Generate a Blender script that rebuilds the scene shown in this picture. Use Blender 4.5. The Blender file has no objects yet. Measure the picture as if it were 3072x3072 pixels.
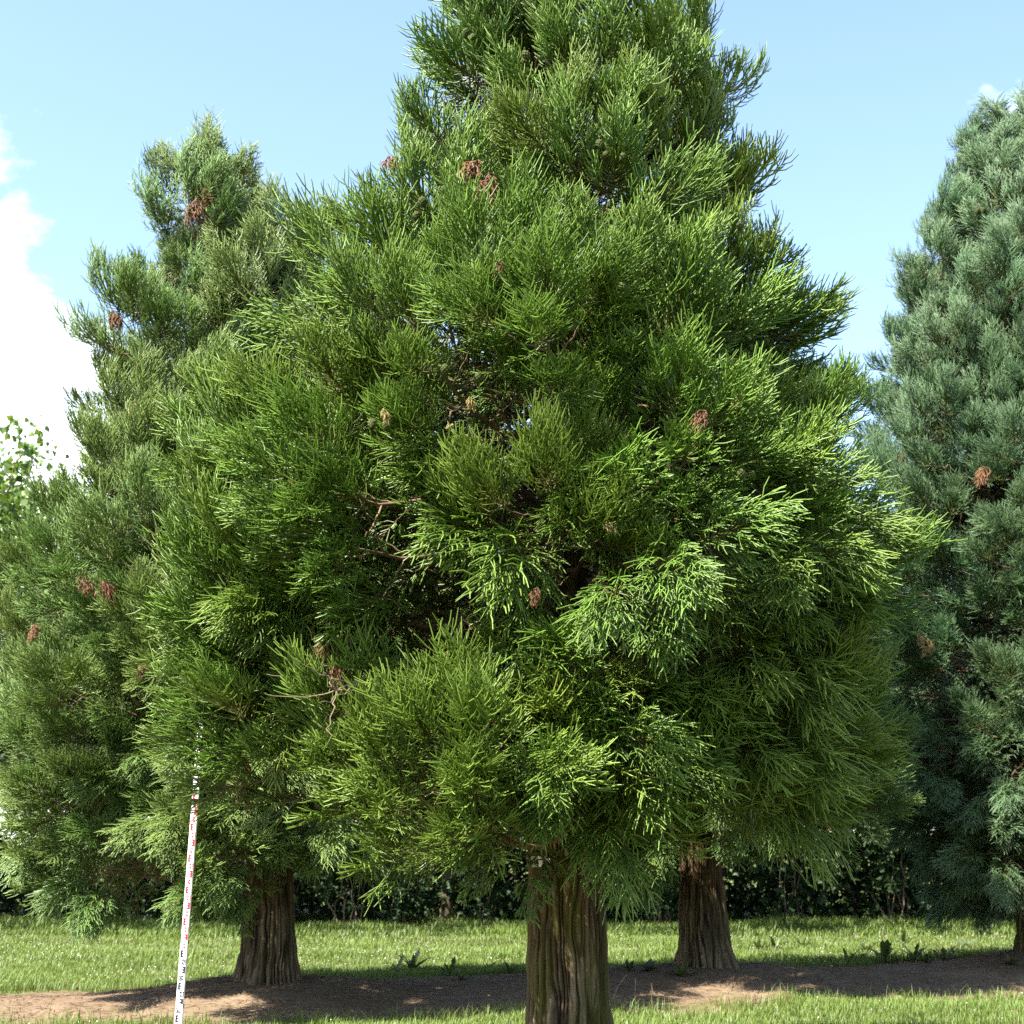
import bpy, math
import numpy as np
from mathutils import Vector, Matrix, Euler

SC = bpy.context.scene
COL = SC.collection
rad = math.radians

# ------------------------------------------------------------------ camera
PITCH = rad(12.2); FPX = 4530.0; CAMZ = 1.7
cam = bpy.data.cameras.new('camera'); camo = bpy.data.objects.new('camera', cam); COL.objects.link(camo)
camo.location = (0, 0, CAMZ); camo.rotation_euler = (rad(90) + PITCH, 0, 0)
cam.sensor_width = 36; cam.lens = 36 * FPX / 3072
cam.clip_start = 0.1; cam.clip_end = 3000
cam.dof.use_dof = True; cam.dof.focus_distance = 9.3; cam.dof.aperture_fstop = 4.5
SC.camera = camo

# ------------------------------------------------------------------ sky, sun, exposure
SUN_EL = rad(54); SUN_H = Vector((-0.80, -0.60)).normalized()
SUN = Vector((SUN_H.x * math.cos(SUN_EL), SUN_H.y * math.cos(SUN_EL), math.sin(SUN_EL)))
W = bpy.data.worlds.new('World'); SC.world = W; W.use_nodes = True
nt = W.node_tree; N = nt.nodes; K = nt.links
for n in list(N): N.remove(n)
out = N.new('ShaderNodeOutputWorld'); bg = N.new('ShaderNodeBackground'); bg.inputs[1].default_value = 0.096
sky = N.new('ShaderNodeTexSky'); sky.sky_type = 'NISHITA'; sky.sun_disc = False
sky.sun_elevation = SUN_EL; sky.sun_rotation = math.atan2(SUN_H.x, SUN_H.y) % (2 * math.pi)
sky.altitude = 100; sky.air_density = 1.0; sky.dust_density = 1.0; sky.ozone_density = 1.0
tc = N.new('ShaderNodeTexCoord')
mp = N.new('ShaderNodeMapping'); mp.inputs['Scale'].default_value = (1.0, 1.0, 1.7)
K.new(tc.outputs['Generated'], mp.inputs['Vector'])
nz = N.new('ShaderNodeTexNoise'); nz.inputs['Scale'].default_value = 6.5; nz.inputs['Detail'].default_value = 9; nz.inputs['Roughness'].default_value = 0.58
nz.inputs['Distortion'].default_value = 0.3
K.new(mp.outputs[0], nz.inputs['Vector'])
# a cumulus bank low in the west (left of the view), loose fair-weather cover elsewhere
dotn = N.new('ShaderNodeVectorMath'); dotn.operation = 'DOT_PRODUCT'; nrmv = N.new('ShaderNodeVectorMath'); nrmv.operation = 'NORMALIZE'
K.new(tc.outputs['Generated'], nrmv.inputs[0]); K.new(nrmv.outputs[0], dotn.inputs[0])
cb = Vector((-0.52, 0.85, 0.10)).normalized(); dotn.inputs[1].default_value = cb
bk = N.new('ShaderNodeMapRange'); bk.inputs[1].default_value = math.cos(rad(27)); bk.inputs[2].default_value = math.cos(rad(5)); bk.inputs[3].default_value = 0.0; bk.inputs[4].default_value = 0.5
K.new(dotn.outputs['Value'], bk.inputs[0])
cadd = N.new('ShaderNodeMath'); cadd.operation = 'ADD'; K.new(nz.outputs[0], cadd.inputs[0]); K.new(bk.outputs[0], cadd.inputs[1])
cr = N.new('ShaderNodeValToRGB'); cr.color_ramp.elements[0].position = 0.66; cr.color_ramp.elements[1].position = 0.86
K.new(cadd.outputs[0], cr.inputs[0])
mx = N.new('ShaderNodeMix'); mx.data_type = 'RGBA'
cmul = N.new('ShaderNodeMath'); cmul.operation = 'MULTIPLY'; cmul.inputs[1].default_value = 0.92
K.new(cr.outputs[0], cmul.inputs[0]); K.new(cmul.outputs[0], mx.inputs[0])
K.new(sky.outputs[0], mx.inputs[6]); mx.inputs[7].default_value = (7.2, 7.4, 7.6, 1)
K.new(mx.outputs[2], bg.inputs[0]); K.new(bg.outputs[0], out.inputs[0])

sl = bpy.data.lights.new('sun', 'SUN'); sl.energy = 5.0; sl.angle = rad(0.53); sl.color = (1.0, 0.95, 0.86)
slo = bpy.data.objects.new('sun', sl); COL.objects.link(slo)
slo.rotation_euler = SUN.to_track_quat('Z', 'Y').to_euler(); slo.location = (-20, -10, 40)
SC.view_settings.view_transform = 'Standard'; SC.view_settings.look = 'None'
SC.view_settings.exposure = 2.2; SC.view_settings.gamma = 1.0; SC.view_settings.use_curve_mapping = False
SC.render.engine = 'CYCLES'
cy = SC.cycles
cy.max_bounces = 5; cy.diffuse_bounces = 3; cy.glossy_bounces = 2; cy.transmission_bounces = 3; cy.transparent_max_bounces = 4
cy.caustics_reflective = False; cy.caustics_refractive = False; cy.sample_clamp_indirect = 4.0
cy.use_denoising = False

# ------------------------------------------------------------------ helpers
def at(px, py, Y):
    """world point seen at photo pixel (3072 px scale) at depth Y"""
    dx = (px - 1536) / FPX; dy = (1536 - py) / FPX
    c, s = math.cos(PITCH), math.sin(PITCH)
    d = Vector((dx, c - dy * s, s + dy * c))
    return Vector((0, 0, CAMZ)) + d * (Y / d.y)

def tag(o, label=None, cat=None, group=None, kind=None):
    if label: o['label'] = label
    if cat: o['category'] = cat
    if group: o['group'] = group
    if kind: o['kind'] = kind
    return o

def link(o, parent=None):
    COL.objects.link(o)
    if parent is not None: o.parent = parent
    return o

def empty(name, loc=(0, 0, 0), parent=None):
    o = bpy.data.objects.new(name, None); o.location = loc; o.empty_display_size = 0.1
    return link(o, parent)

def mesh_np(name, V, F, mats, attrs=None, midx=None, flat=False):
    """V (n,3), F (m,k) int; attrs dict name->float per vertex"""
    V = np.ascontiguousarray(V, dtype=np.float32); F = np.ascontiguousarray(F, dtype=np.int32)
    me = bpy.data.meshes.new(name); m, k = F.shape
    me.vertices.add(len(V)); me.vertices.foreach_set('co', V.ravel())
    me.loops.add(m * k); me.loops.foreach_set('vertex_index', F.ravel())
    me.polygons.add(m); me.polygons.foreach_set('loop_start', np.arange(0, m * k, k, dtype=np.int32))
    if midx is not None: me.polygons.foreach_set('material_index', np.ascontiguousarray(midx, dtype=np.int32))
    me.update(calc_edges=True)
    if attrs:
        for a, v in attrs.items():
            at_ = me.attributes.new(a, 'FLOAT', 'POINT'); at_.data.foreach_set('value', np.ascontiguousarray(v, dtype=np.float32))
    for mt in mats: me.materials.append(mt)
    if flat:
        me.polygons.foreach_set('use_smooth', np.zeros(m, dtype=bool))
    return me

def unit(a, axis=-1):
    return a / np.maximum(np.linalg.norm(a, axis=axis, keepdims=True), 1e-9)

def tubes(P, R, sides=3):
    """P (n,k,3) polylines, R (n,k) radii -> V, F(tri)"""
    n, k, _ = P.shape
    T = np.empty_like(P); T[:, 1:-1] = P[:, 2:] - P[:, :-2]; T[:, 0] = P[:, 1] - P[:, 0]; T[:, -1] = P[:, -1] - P[:, -2]
    T = unit(T)
    ref = np.where(np.abs(T[..., 2:3]) < 0.9, np.array([0, 0, 1.0]), np.array([1.0, 0, 0]))
    ref = np.broadcast_to(ref[:, :1], P.shape)
    A = unit(np.cross(T, ref)); B = np.cross(T, A)
    ang = np.arange(sides) * 2 * math.pi / sides
    V = P[:, :, None, :] + R[:, :, None, None] * (np.cos(ang)[None, None, :, None] * A[:, :, None, :] + np.sin(ang)[None, None, :, None] * B[:, :, None, :])
    base = (np.arange(n) * k * sides)[:, None, None]
    j = np.arange(k - 1)[None, :, None] * sides; s = np.arange(sides)[None, None, :]; s2 = (s + 1) % sides
    a = base + j + s; b = base + j + s2; c = base + j + sides + s2; d = base + j + sides + s
    F = np.concatenate([np.stack([a, b, c], -1).reshape(-1, 3), np.stack([a, c, d], -1).reshape(-1, 3)])
    return V.reshape(-1, 3), F

# smooth value noise (2-D, optional wrap in the first axis)
class VNoise:
    def __init__(self, seed, nx=64, ny=64):
        self.g = np.random.RandomState(seed).rand(nx, ny); self.nx = nx; self.ny = ny
    def __call__(self, x, y):
        x = np.asarray(x, float); y = np.asarray(y, float)
        xi = np.floor(x).astype(int); yi = np.floor(y).astype(int); fx = x - xi; fy = y - yi
        fx = fx * fx * (3 - 2 * fx); fy = fy * fy * (3 - 2 * fy)
        g = self.g; X0 = xi % self.nx; X1 = (xi + 1) % self.nx; Y0 = yi % self.ny; Y1 = (yi + 1) % self.ny
        return (g[X0, Y0] * (1 - fx) + g[X1, Y0] * fx) * (1 - fy) + (g[X0, Y1] * (1 - fx) + g[X1, Y1] * fx) * fy

# ------------------------------------------------------------------ materials
def new_mat(name):
    m = bpy.data.materials.new(name); m.use_nodes = True
    n = m.node_tree.nodes
    for x in list(n): n.remove(x)
    return m, n, m.node_tree.links

def ramp(n, stops):
    r = n.new('ShaderNodeValToRGB'); e = r.color_ramp.elements
    while len(e) < len(stops): e.new(0.5)
    for i, (p, c) in enumerate(stops): e[i].position = p; e[i].color = (*c, 1)
    return r

def mat_plain(name, col, rough=0.6, metal=0.0, spec=0.5):
    m, n, l = new_mat(name)
    o = n.new('ShaderNodeOutputMaterial'); b = n.new('ShaderNodeBsdfPrincipled')
    nz = n.new('ShaderNodeTexNoise'); nz.inputs['Scale'].default_value = 18; nz.inputs['Detail'].default_value = 4
    c2 = tuple(c * 0.8 for c in col)
    r = ramp(n, [(0.35, c2), (0.65, col)])
    l.new(nz.outputs[0], r.inputs[0]); l.new(r.outputs[0], b.inputs['Base Color'])
    b.inputs['Roughness'].default_value = rough; b.inputs['Metallic'].default_value = metal; b.inputs['Specular IOR Level'].default_value = spec
    l.new(b.outputs[0], o.inputs[0]); return m

def mat_leafy(name, stops, rough=0.45, spec=0.5, trans=0.3, tcol=1.0, hue_var=0.03, val_var=0.25, attr='tip'):
    """foliage: colour from a per-vertex age attribute, per-leaf and per-object variation, diffuse + translucent"""
    m, n, l = new_mat(name)
    o = n.new('ShaderNodeOutputMaterial'); b = n.new('ShaderNodeBsdfPrincipled')
    a = n.new('ShaderNodeAttribute'); a.attribute_name = attr
    rn = n.new('ShaderNodeAttribute'); rn.attribute_name = 'rnd'
    oi = n.new('ShaderNodeObjectInfo')
    r = ramp(n, stops); l.new(a.outputs['Fac'], r.inputs[0])
    hs = n.new('ShaderNodeHueSaturation')
    m1 = n.new('ShaderNodeMath'); m1.operation = 'MULTIPLY_ADD'; m1.inputs[1].default_value = val_var * 2; m1.inputs[2].default_value = 1 - val_var
    l.new(rn.outputs['Fac'], m1.inputs[0]); l.new(m1.outputs[0], hs.inputs['Value'])
    m2 = n.new('ShaderNodeMath'); m2.operation = 'MULTIPLY_ADD'; m2.inputs[1].default_value = hue_var; m2.inputs[2].default_value = 0.5 - hue_var / 2
    l.new(oi.outputs['Random'], m2.inputs[0]); l.new(m2.outputs[0], hs.inputs['Hue'])
    l.new(r.outputs[0], hs.inputs['Color']); l.new(hs.outputs[0], b.inputs['Base Color'])
    b.inputs['Roughness'].default_value = rough; b.inputs['Specular IOR Level'].default_value = spec
    t = n.new('ShaderNodeBsdfTranslucent')
    h2 = n.new('ShaderNodeHueSaturation'); h2.inputs['Hue'].default_value = 0.485; h2.inputs['Saturation'].default_value = 1.1; h2.inputs['Value'].default_value = tcol
    l.new(hs.outputs[0], h2.inputs['Color']); l.new(h2.outputs[0], t.inputs['Color'])
    ms = n.new('ShaderNodeMixShader'); ms.inputs[0].default_value = trans
    l.new(b.outputs[0], ms.inputs[1]); l.new(t.outputs[0], ms.inputs[2]); l.new(ms.outputs[0], o.inputs[0])
    return m

M_FOL = mat_leafy('sequoia_green', [(0.0, (0.11, 0.085, 0.024)), (0.22, (0.10, 0.115, 0.02)), (0.5, (0.092, 0.162, 0.017)), (1.0, (0.185, 0.275, 0.042))])
M_FOL2 = mat_leafy('sequoia_grey_green', [(0.0, (0.12, 0.095, 0.025)), (0.18, (0.11, 0.135, 0.03)), (0.45, (0.112, 0.185, 0.034)), (1.0, (0.215, 0.31, 0.08))])
M_FOL3 = mat_leafy('sequoia_olive_green', [(0.0, (0.11, 0.085, 0.024)), (0.25, (0.095, 0.115, 0.02)), (0.5, (0.08, 0.145, 0.024)), (1.0, (0.15, 0.235, 0.05))])
M_FOL4 = mat_leafy('sequoia_blue_green', [(0.0, (0.12, 0.09, 0.025)), (0.18, (0.095, 0.12, 0.03)), (0.45, (0.08, 0.155, 0.055)), (1.0, (0.165, 0.265, 0.13))])
M_DEAD = mat_leafy('dead_needles', [(0.0, (0.10, 0.045, 0.02)), (1.0, (0.19, 0.095, 0.045))], trans=0.15, spec=0.2)
M_DEADY = mat_leafy('straw_needles', [(0.0, (0.20, 0.13, 0.05)), (1.0, (0.36, 0.27, 0.11))], trans=0.2, spec=0.2)
M_LITTER = mat_leafy('fallen_twigs', [(0.0, (0.11, 0.072, 0.042)), (1.0, (0.21, 0.155, 0.10))], trans=0.05, spec=0.2)
M_CONE = mat_leafy('green_cone', [(0.0, (0.012, 0.014, 0.004)), (1.0, (0.085, 0.105, 0.03))], trans=0.0, spec=0.1, rough=0.75)

def mat_bark(name, moss=1.0, tint=(1, 1, 1)):
    m, n, l = new_mat(name)
    o = n.new('ShaderNodeOutputMaterial'); b = n.new('ShaderNodeBsdfPrincipled')
    tcn = n.new('ShaderNodeTexCoord')
    mpn = n.new('ShaderNodeMapping'); mpn.inputs['Scale'].default_value = (34, 34, 2.6); l.new(tcn.outputs['Object'], mpn.inputs[0])
    n1 = n.new('ShaderNodeTexNoise'); n1.inputs['Scale'].default_value = 1; n1.inputs['Detail'].default_value = 7; n1.inputs['Roughness'].default_value = 0.65; l.new(mpn.outputs[0], n1.inputs['Vector'])
    T = lambda c: tuple(x * y for x, y in zip(c, tint))
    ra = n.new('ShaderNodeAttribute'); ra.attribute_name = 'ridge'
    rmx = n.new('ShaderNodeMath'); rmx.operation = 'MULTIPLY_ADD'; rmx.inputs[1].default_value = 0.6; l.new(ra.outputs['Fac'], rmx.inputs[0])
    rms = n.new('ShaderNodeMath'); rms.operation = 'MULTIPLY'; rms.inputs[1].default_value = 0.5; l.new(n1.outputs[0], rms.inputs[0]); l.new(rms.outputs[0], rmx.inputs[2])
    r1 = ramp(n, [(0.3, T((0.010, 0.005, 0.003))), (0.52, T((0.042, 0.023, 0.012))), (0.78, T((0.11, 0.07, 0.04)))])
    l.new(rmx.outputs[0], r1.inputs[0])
    # grey weathered foot, from the ridge attribute and height
    sep = n.new('ShaderNodeSeparateXYZ'); l.new(tcn.outputs['Object'], sep.inputs[0])
    n2 = n.new('ShaderNodeTexNoise'); n2.inputs['Scale'].default_value = 3.5; n2.inputs['Detail'].default_value = 5; l.new(tcn.outputs['Object'], n2.inputs['Vector'])
    hz = n.new('ShaderNodeMath'); hz.operation = 'MULTIPLY_ADD'; hz.inputs[1].default_value = 1.1; l.new(n2.outputs[0], hz.inputs[0]); l.new(sep.outputs[2], hz.inputs[2])
    gr = ramp(n, [(0.0, (1, 1, 1)), (1.0, (0, 0, 0))]); gmr = n.new('ShaderNodeMapRange'); gmr.inputs[1].default_value = 1.0; gmr.inputs[2].default_value = 1.5
    l.new(hz.outputs[0], gmr.inputs[0]); l.new(gmr.outputs[0], gr.inputs[0])
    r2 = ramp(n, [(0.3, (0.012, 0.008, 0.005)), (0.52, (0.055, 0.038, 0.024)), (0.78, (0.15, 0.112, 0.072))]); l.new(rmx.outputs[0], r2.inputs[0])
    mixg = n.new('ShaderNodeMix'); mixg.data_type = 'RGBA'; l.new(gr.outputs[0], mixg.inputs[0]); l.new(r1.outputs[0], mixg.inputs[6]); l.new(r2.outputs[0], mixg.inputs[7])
    # moss: patches that favour the ridges on the -X side and right flank
    n3 = n.new('ShaderNodeTexNoise'); n3.inputs['Scale'].default_value = 1; n3.inputs['Detail'].default_value = 6
    mp3 = n.new('ShaderNodeMapping'); mp3.inputs['Scale'].default_value = (7, 7, 1.6); l.new(tcn.outputs['Object'], mp3.inputs[0]); l.new(mp3.outputs[0], n3.inputs['Vector'])
    mr = ramp(n, [(0.42, (0, 0, 0)), (0.66, (1, 1, 1))]); l.new(n3.outputs[0], mr.inputs[0])
    mm = n.new('ShaderNodeMath'); mm.operation = 'MULTIPLY'; mm.inputs[1].default_value = 0.75 * moss; l.new(mr.outputs[0], mm.inputs[0])
    mixm = n.new('ShaderNodeMix'); mixm.data_type = 'RGBA'; l.new(mm.outputs[0], mixm.inputs[0]); l.new(mixg.outputs[2], mixm.inputs[6]); mixm.inputs[7].default_value = (0.062, 0.062, 0.009, 1)
    l.new(mixm.outputs[2], b.inputs['Base Color']); b.inputs['Roughness'].default_value = 0.9; b.inputs['Specular IOR Level'].default_value = 0.15
    bp = n.new('ShaderNodeBump'); bp.inputs['Strength'].default_value = 0.8; bp.inputs['Distance'].default_value = 0.02
    l.new(n1.outputs[0], bp.inputs['Height']); l.new(bp.outputs[0], b.inputs['Normal']); l.new(b.outputs[0], o.inputs[0])
    return m
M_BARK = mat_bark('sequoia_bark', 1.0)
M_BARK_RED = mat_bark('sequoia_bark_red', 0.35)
M_TWIG = mat_plain('twig_bark', (0.16, 0.11, 0.065), 0.85, spec=0.2)
M_DEADWOOD = mat_plain('dead_wood', (0.16, 0.12, 0.075), 0.85, spec=0.2)
M_HTRUNK = mat_plain('hedge_bark', (0.17, 0.13, 0.09), 0.9, spec=0.2)
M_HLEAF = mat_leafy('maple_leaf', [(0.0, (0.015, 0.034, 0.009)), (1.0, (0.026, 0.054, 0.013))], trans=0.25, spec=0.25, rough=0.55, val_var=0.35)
M_LIME = mat_leafy('lime_leaf', [(0.0, (0.09, 0.16, 0.025)), (1.0, (0.15, 0.23, 0.04))], trans=0.35, rough=0.45, val_var=0.35)
M_GRASS = mat_leafy('grass_blade', [(0.0, (0.09, 0.105, 0.022)), (0.5, (0.105, 0.165, 0.024)), (1.0, (0.20, 0.25, 0.07))], trans=0.35, rough=0.5, val_var=0.3, spec=0.35)
M_STRAW = mat_leafy('dry_straw', [(0.0, (0.16, 0.13, 0.07)), (1.0, (0.24, 0.2, 0.11))], trans=0.2)
M_WEED = mat_leafy('weed_leaf', [(0.0, (0.06, 0.09, 0.02)), (1.0, (0.085, 0.115, 0.03))], trans=0.3)
M_WEEDG = mat_leafy('weed_leaf_grey', [(0.0, (0.07, 0.10, 0.05)), (1.0, (0.10, 0.13, 0.075))], trans=0.3)
M_WEEDY = mat_leafy('weed_leaf_yellow', [(0.0, (0.09, 0.08, 0.022)), (1.0, (0.13, 0.115, 0.035))], trans=0.3)
M_FLOWER = mat_plain('white_petal', (0.8, 0.8, 0.76), 0.6)
M_YELLOW = mat_plain('yellow_petal', (0.75, 0.55, 0.03), 0.6)

# ------------------------------------------------------------------ ground
ROW_S = 0.41
def row_d(X, Y, x0, y0):                      # distance across a planting row through (x0,y0)
    return ((Y - y0) - ROW_S * (X - x0)) / math.sqrt(1 + ROW_S ** 2)
P_MAIN = (0.365, 10.25); P_LEFT = (-2.58, 16.5); P_REAR = (2.26, 18.35); P_RIGHT = (7.1, 21.0)
G1, G2, G3 = VNoise(5), VNoise(6), VNoise(7)
def soil(X, Y):
    w = (G1(X * 0.55, Y * 0.55) - 0.5) * 1.1 + (G2(X * 2.3, Y * 2.3) - 0.5) * 0.55 + (G3(X * 7, Y * 7) - 0.5) * 0.25
    d1 = np.abs(row_d(X, Y, *P_LEFT) - 0.05) - 1.85
    d2 = np.abs(row_d(X, Y, *P_MAIN)) - 2.3
    return np.clip(0.5 - (np.minimum(d1, d2) + w) / 0.5, 0, 1)
def ground_z(X, Y):
    d1 = row_d(X, Y, *P_LEFT); d2 = row_d(X, Y, *P_MAIN)
    z = 0.13 * np.exp(-(d1 / 1.2) ** 2) + 0.10 * np.exp(-(d2 / 1.1) ** 2)
    for (x, y) in (P_LEFT, P_REAR, P_RIGHT, P_MAIN):
        r2 = (X - x) ** 2 + (Y - y) ** 2
        z = z + 0.14 * np.exp(-r2 / 1.6)
    z = z + (G1(X * 0.4 + 9, Y * 0.4) - 0.5) * 0.08 + (G2(X * 1.6, Y * 1.6 + 4) - 0.5) * 0.05 * soil(X, Y) + (G3(X * 6, Y * 6) - 0.5) * 0.02
    return z
def gz(x, y): return float(ground_z(np.array([x]), np.array([y]))[0])

xs = np.unique(np.concatenate([[-900, -400, -200, -100, -60, -40, -30, -22], np.arange(-15, 15.01, 0.12), [22, 30, 40, 60, 100, 200, 400, 900]]))
ys = np.unique(np.concatenate([[-300, -100, -40, -15, -5, 0, 3, 5], np.arange(6.5, 34, 0.12), [36, 40, 46, 55, 70, 100, 160, 300, 600, 1500]]))
GX, GY = np.meshgrid(xs, ys, indexing='ij'); fz = np.clip((GX + 60) / 40, 0, 1) * np.clip((60 - GX) / 40, 0, 1)
GZ = ground_z(GX, GY) * np.where(np.abs(GX) < 16, 1, 0.3); gs = soil(GX, GY) * (np.abs(GX) < 40)
ni, nj = GX.shape; idx = np.arange(ni * nj).reshape(ni, nj)
GF = np.stack([idx[:-1, :-1], idx[1:, :-1], idx[1:, 1:], idx[:-1, 1:]], -1).reshape(-1, 4)
m, n, l = new_mat('ground_soil_and_turf')
o = n.new('ShaderNodeOutputMaterial'); b = n.new('ShaderNodeBsdfPrincipled'); b.inputs['Roughness'].default_value = 0.95; b.inputs['Specular IOR Level'].default_value = 0.1
a = n.new('ShaderNodeAttribute'); a.attribute_name = 'soil'
tcn = n.new('ShaderNodeTexCoord')
n1 = n.new('ShaderNodeTexNoise'); n1.inputs['Scale'].default_value = 9; n1.inputs['Detail'].default_value = 9; n1.inputs['Roughness'].default_value = 0.7; l.new(tcn.outputs['Object'], n1.inputs['Vector'])
n2 = n.new('ShaderNodeTexNoise'); n2.inputs['Scale'].default_value = 1.3; n2.inputs['Detail'].default_value = 4; l.new(tcn.outputs['Object'], n2.inputs['Vector'])
rs = ramp(n, [(0.28, (0.10, 0.063, 0.036)), (0.5, (0.15, 0.103, 0.062)), (0.72, (0.19, 0.145, 0.098))]); l.new(n1.outputs[0], rs.inputs[0])
rs2 = ramp(n, [(0.35, (0.085, 0.06, 0.038)), (0.65, (0.165, 0.125, 0.085))]); l.new(n2.outputs[0], rs2.inputs[0])
mxs = n.new('ShaderNodeMix'); mxs.data_type = 'RGBA'; mxs.inputs[0].default_value = 0.4; l.new(rs.outputs[0], mxs.inputs[6]); l.new(rs2.outputs[0], mxs.inputs[7])
rg = ramp(n, [(0.3, (0.055, 0.07, 0.018)), (0.7, (0.09, 0.115, 0.028))]); l.new(n1.outputs[0], rg.inputs[0])
mxg = n.new('ShaderNodeMix'); mxg.data_type = 'RGBA'; l.new(a.outputs['Fac'], mxg.inputs[0]); l.new(rg.outputs[0], mxg.inputs[6]); l.new(mxs.outputs[2], mxg.inputs[7])
l.new(mxg.outputs[2], b.inputs['Base Color'])
bp = n.new('ShaderNodeBump'); bp.inputs['Strength'].default_value = 0.7; bp.inputs['Distance'].default_value = 0.03; l.new(n1.outputs[0], bp.inputs['Height']); l.new(bp.outputs[0], b.inputs['Normal'])
l.new(b.outputs[0], o.inputs[0]); M_GROUND = m
ground = link(bpy.data.objects.new('ground', mesh_np('ground', np.stack([GX, GY, GZ], -1).reshape(-1, 3), GF, [M_GROUND], {'soil': gs.ravel()})))
tag(ground, 'brown soil strips between strips of lawn under the trees', 'ground', kind='structure')

def box_mesh(name, sx, sy, sz, mat, bev=0.0):
    V = np.array([[x, y, z] for x in (-sx / 2, sx / 2) for y in (-sy / 2, sy / 2) for z in (-sz / 2, sz / 2)])
    F = np.array([[0, 1, 3, 2], [4, 6, 7, 5], [0, 4, 5, 1], [2, 3, 7, 6], [0, 2, 6, 4], [1, 5, 7, 3]])
    return mesh_np(name, V, F, [mat], flat=True)
# ------------------------------------------------------------------ measuring staff
M_SWHITE = mat_plain('staff_white', (0.80, 0.81, 0.82), 0.35); M_SRED = mat_plain('staff_red', (0.62, 0.02, 0.025), 0.4); M_SBLK = mat_plain('staff_black', (0.012, 0.012, 0.014), 0.4)
SY = 10.13
sb = at(535, 3072, SY); st_ = at(685, 1110, SY)
dirv = (st_ - sb).normalized(); foot = sb - dirv * (sb.z / dirv.z)
staff = tag(empty('measuring_staff', foot), 'tall leaning white measuring staff with red and black marks at the left', 'measuring staff')
staff.rotation_euler = dirv.to_track_quat('Z', 'Y').to_euler(); staff.rotation_euler = (math.atan2(-dirv.y, dirv.z), math.atan2(dirv.x, dirv.z), 0)
secs = [(0.0, 0.66, 0.0520), (0.66, 1.055, 0.049), (1.055, 2.0, 0.046), (2.0, 3.0, 0.0435), (3.0, 4.0, 0.041), (4.0, 4.95, 0.0385)]
for (a_, b_, w) in secs:
    dpt = 0.024 * w / 0.057
    hw, hd, ch = w / 2, dpt / 2, 0.005
    ring = np.array([(-hw + ch, -hd), (hw - ch, -hd), (hw, -hd + ch), (hw, hd - ch), (hw - ch, hd), (-hw + ch, hd), (-hw, hd - ch), (-hw, -hd + ch)])
    V = np.concatenate([np.c_[ring, np.full(8, a_)], np.c_[ring, np.full(8, b_ + 0.003)], [[0, 0, a_], [0, 0, b_ + 0.003]]])
    F = [[i, (i + 1) % 8, 8 + (i + 1) % 8] for i in range(8)] + [[i, 8 + (i + 1) % 8, 8 + i] for i in range(8)] + [[(i + 1) % 8, i, 16] for i in range(8)] + [[8 + i, 8 + (i + 1) % 8, 17] for i in range(8)]
    sec = link(bpy.data.objects.new('staff_section', mesh_np('staff_section', V, np.array(F), [M_SWHITE], flat=True)), staff)
    if b_ < 4.9:
        for sx in (-1, 1):
            cl = link(bpy.data.objects.new('locking_clip', box_mesh('locking_clip', 0.007, 0.016, 0.022, M_SBLK)), sec); cl.location = (sx * (hw - 0.0015), 0, b_ - 0.008)
def e_mesh(mat, w, flip):
    t = 0.009; h = 0.044; ww = 0.40 * w
    rects = [(0, 0, 0.011, h), (0.011, 0, ww, t), (0.011, h / 2 - t / 2, ww, h / 2 + t / 2), (0.011, h - t, ww, h)]
    V = []; F = []
    for (x0, z0, x1, z1) in rects:
        if flip: x0, x1 = -x1, -x0
        i = len(V); V += [(x0, 0, z0), (x1, 0, z0), (x1, 0, z1), (x0, 0, z1)]; F.append([i, i + 1, i + 2, i + 3])
    return mesh_np('graduation_mark', np.array(V), np.array(F), [mat])
def dots_mesh(mat):
    V = []; F = []
    for z0 in (0.004, 0.024):
        i = len(V); V += [(-0.004, 0, z0), (0.004, 0, z0), (0.004, 0, z0 + 0.010), (-0.004, 0, z0 + 0.010)]; F.append([i, i + 1, i + 2, i + 3])
    return mesh_np('centimetre_marks', np.array(V), np.array(F), [mat])
DOTS = {0: dots_mesh(M_SBLK), 1: dots_mesh(M_SRED)}
def text_mesh(s, mat):
    cu = bpy.data.curves.new('num', 'FONT'); cu.body = s; cu.size = 0.048; cu.align_x = 'CENTER'; cu.space_character = 1.0; cu.offset = 0.0012
    ob = bpy.data.objects.new('num', cu); COL.objects.link(ob)
    dg = bpy.context.evaluated_depsgraph_get(); me = bpy.data.meshes.new_from_object(ob.evaluated_get(dg))
    bpy.data.objects.remove(ob); bpy.data.curves.remove(cu); me.materials.clear(); me.materials.append(mat); me.name = 'numeral'; return me
for dm_ in range(3, 49):
    z = dm_ * 0.1
    sec = [s for s in secs if s[0] <= z + 0.02][-1]; w = sec[2]; secT = [s for s in secs if s[0] <= z + 0.06][-1]
    yf = -0.012 * w / 0.057 - 0.0006; yfE = -0.012 * secT[2] / 0.057 - 0.0006
    red = (dm_ // 10) % 2; mt = M_SRED if red else M_SBLK
    left = (dm_ % 2 == 1)
    e = link(bpy.data.objects.new('graduation_mark', e_mesh(mt, w, not left)), staff); e.location = ((-w / 2 + 0.006) if left else (w / 2 - 0.006), yfE, z + 0.052)
    dmk = link(bpy.data.objects.new('centimetre_mark', DOTS[red]), staff); dmk.location = ((-0.001) if left else 0.006, yf, z + 0.006)
    nm = link(bpy.data.objects.new('numeral', text_mesh('%02d' % dm_, mt)), staff); nm.location = ((w / 2 - 0.013) if left else (-w / 2 + 0.015), yf, z + 0.006)
    nm.rotation_euler = (rad(90), 0, 0); nm.scale = (0.5, 1.0, 1.0)

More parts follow.
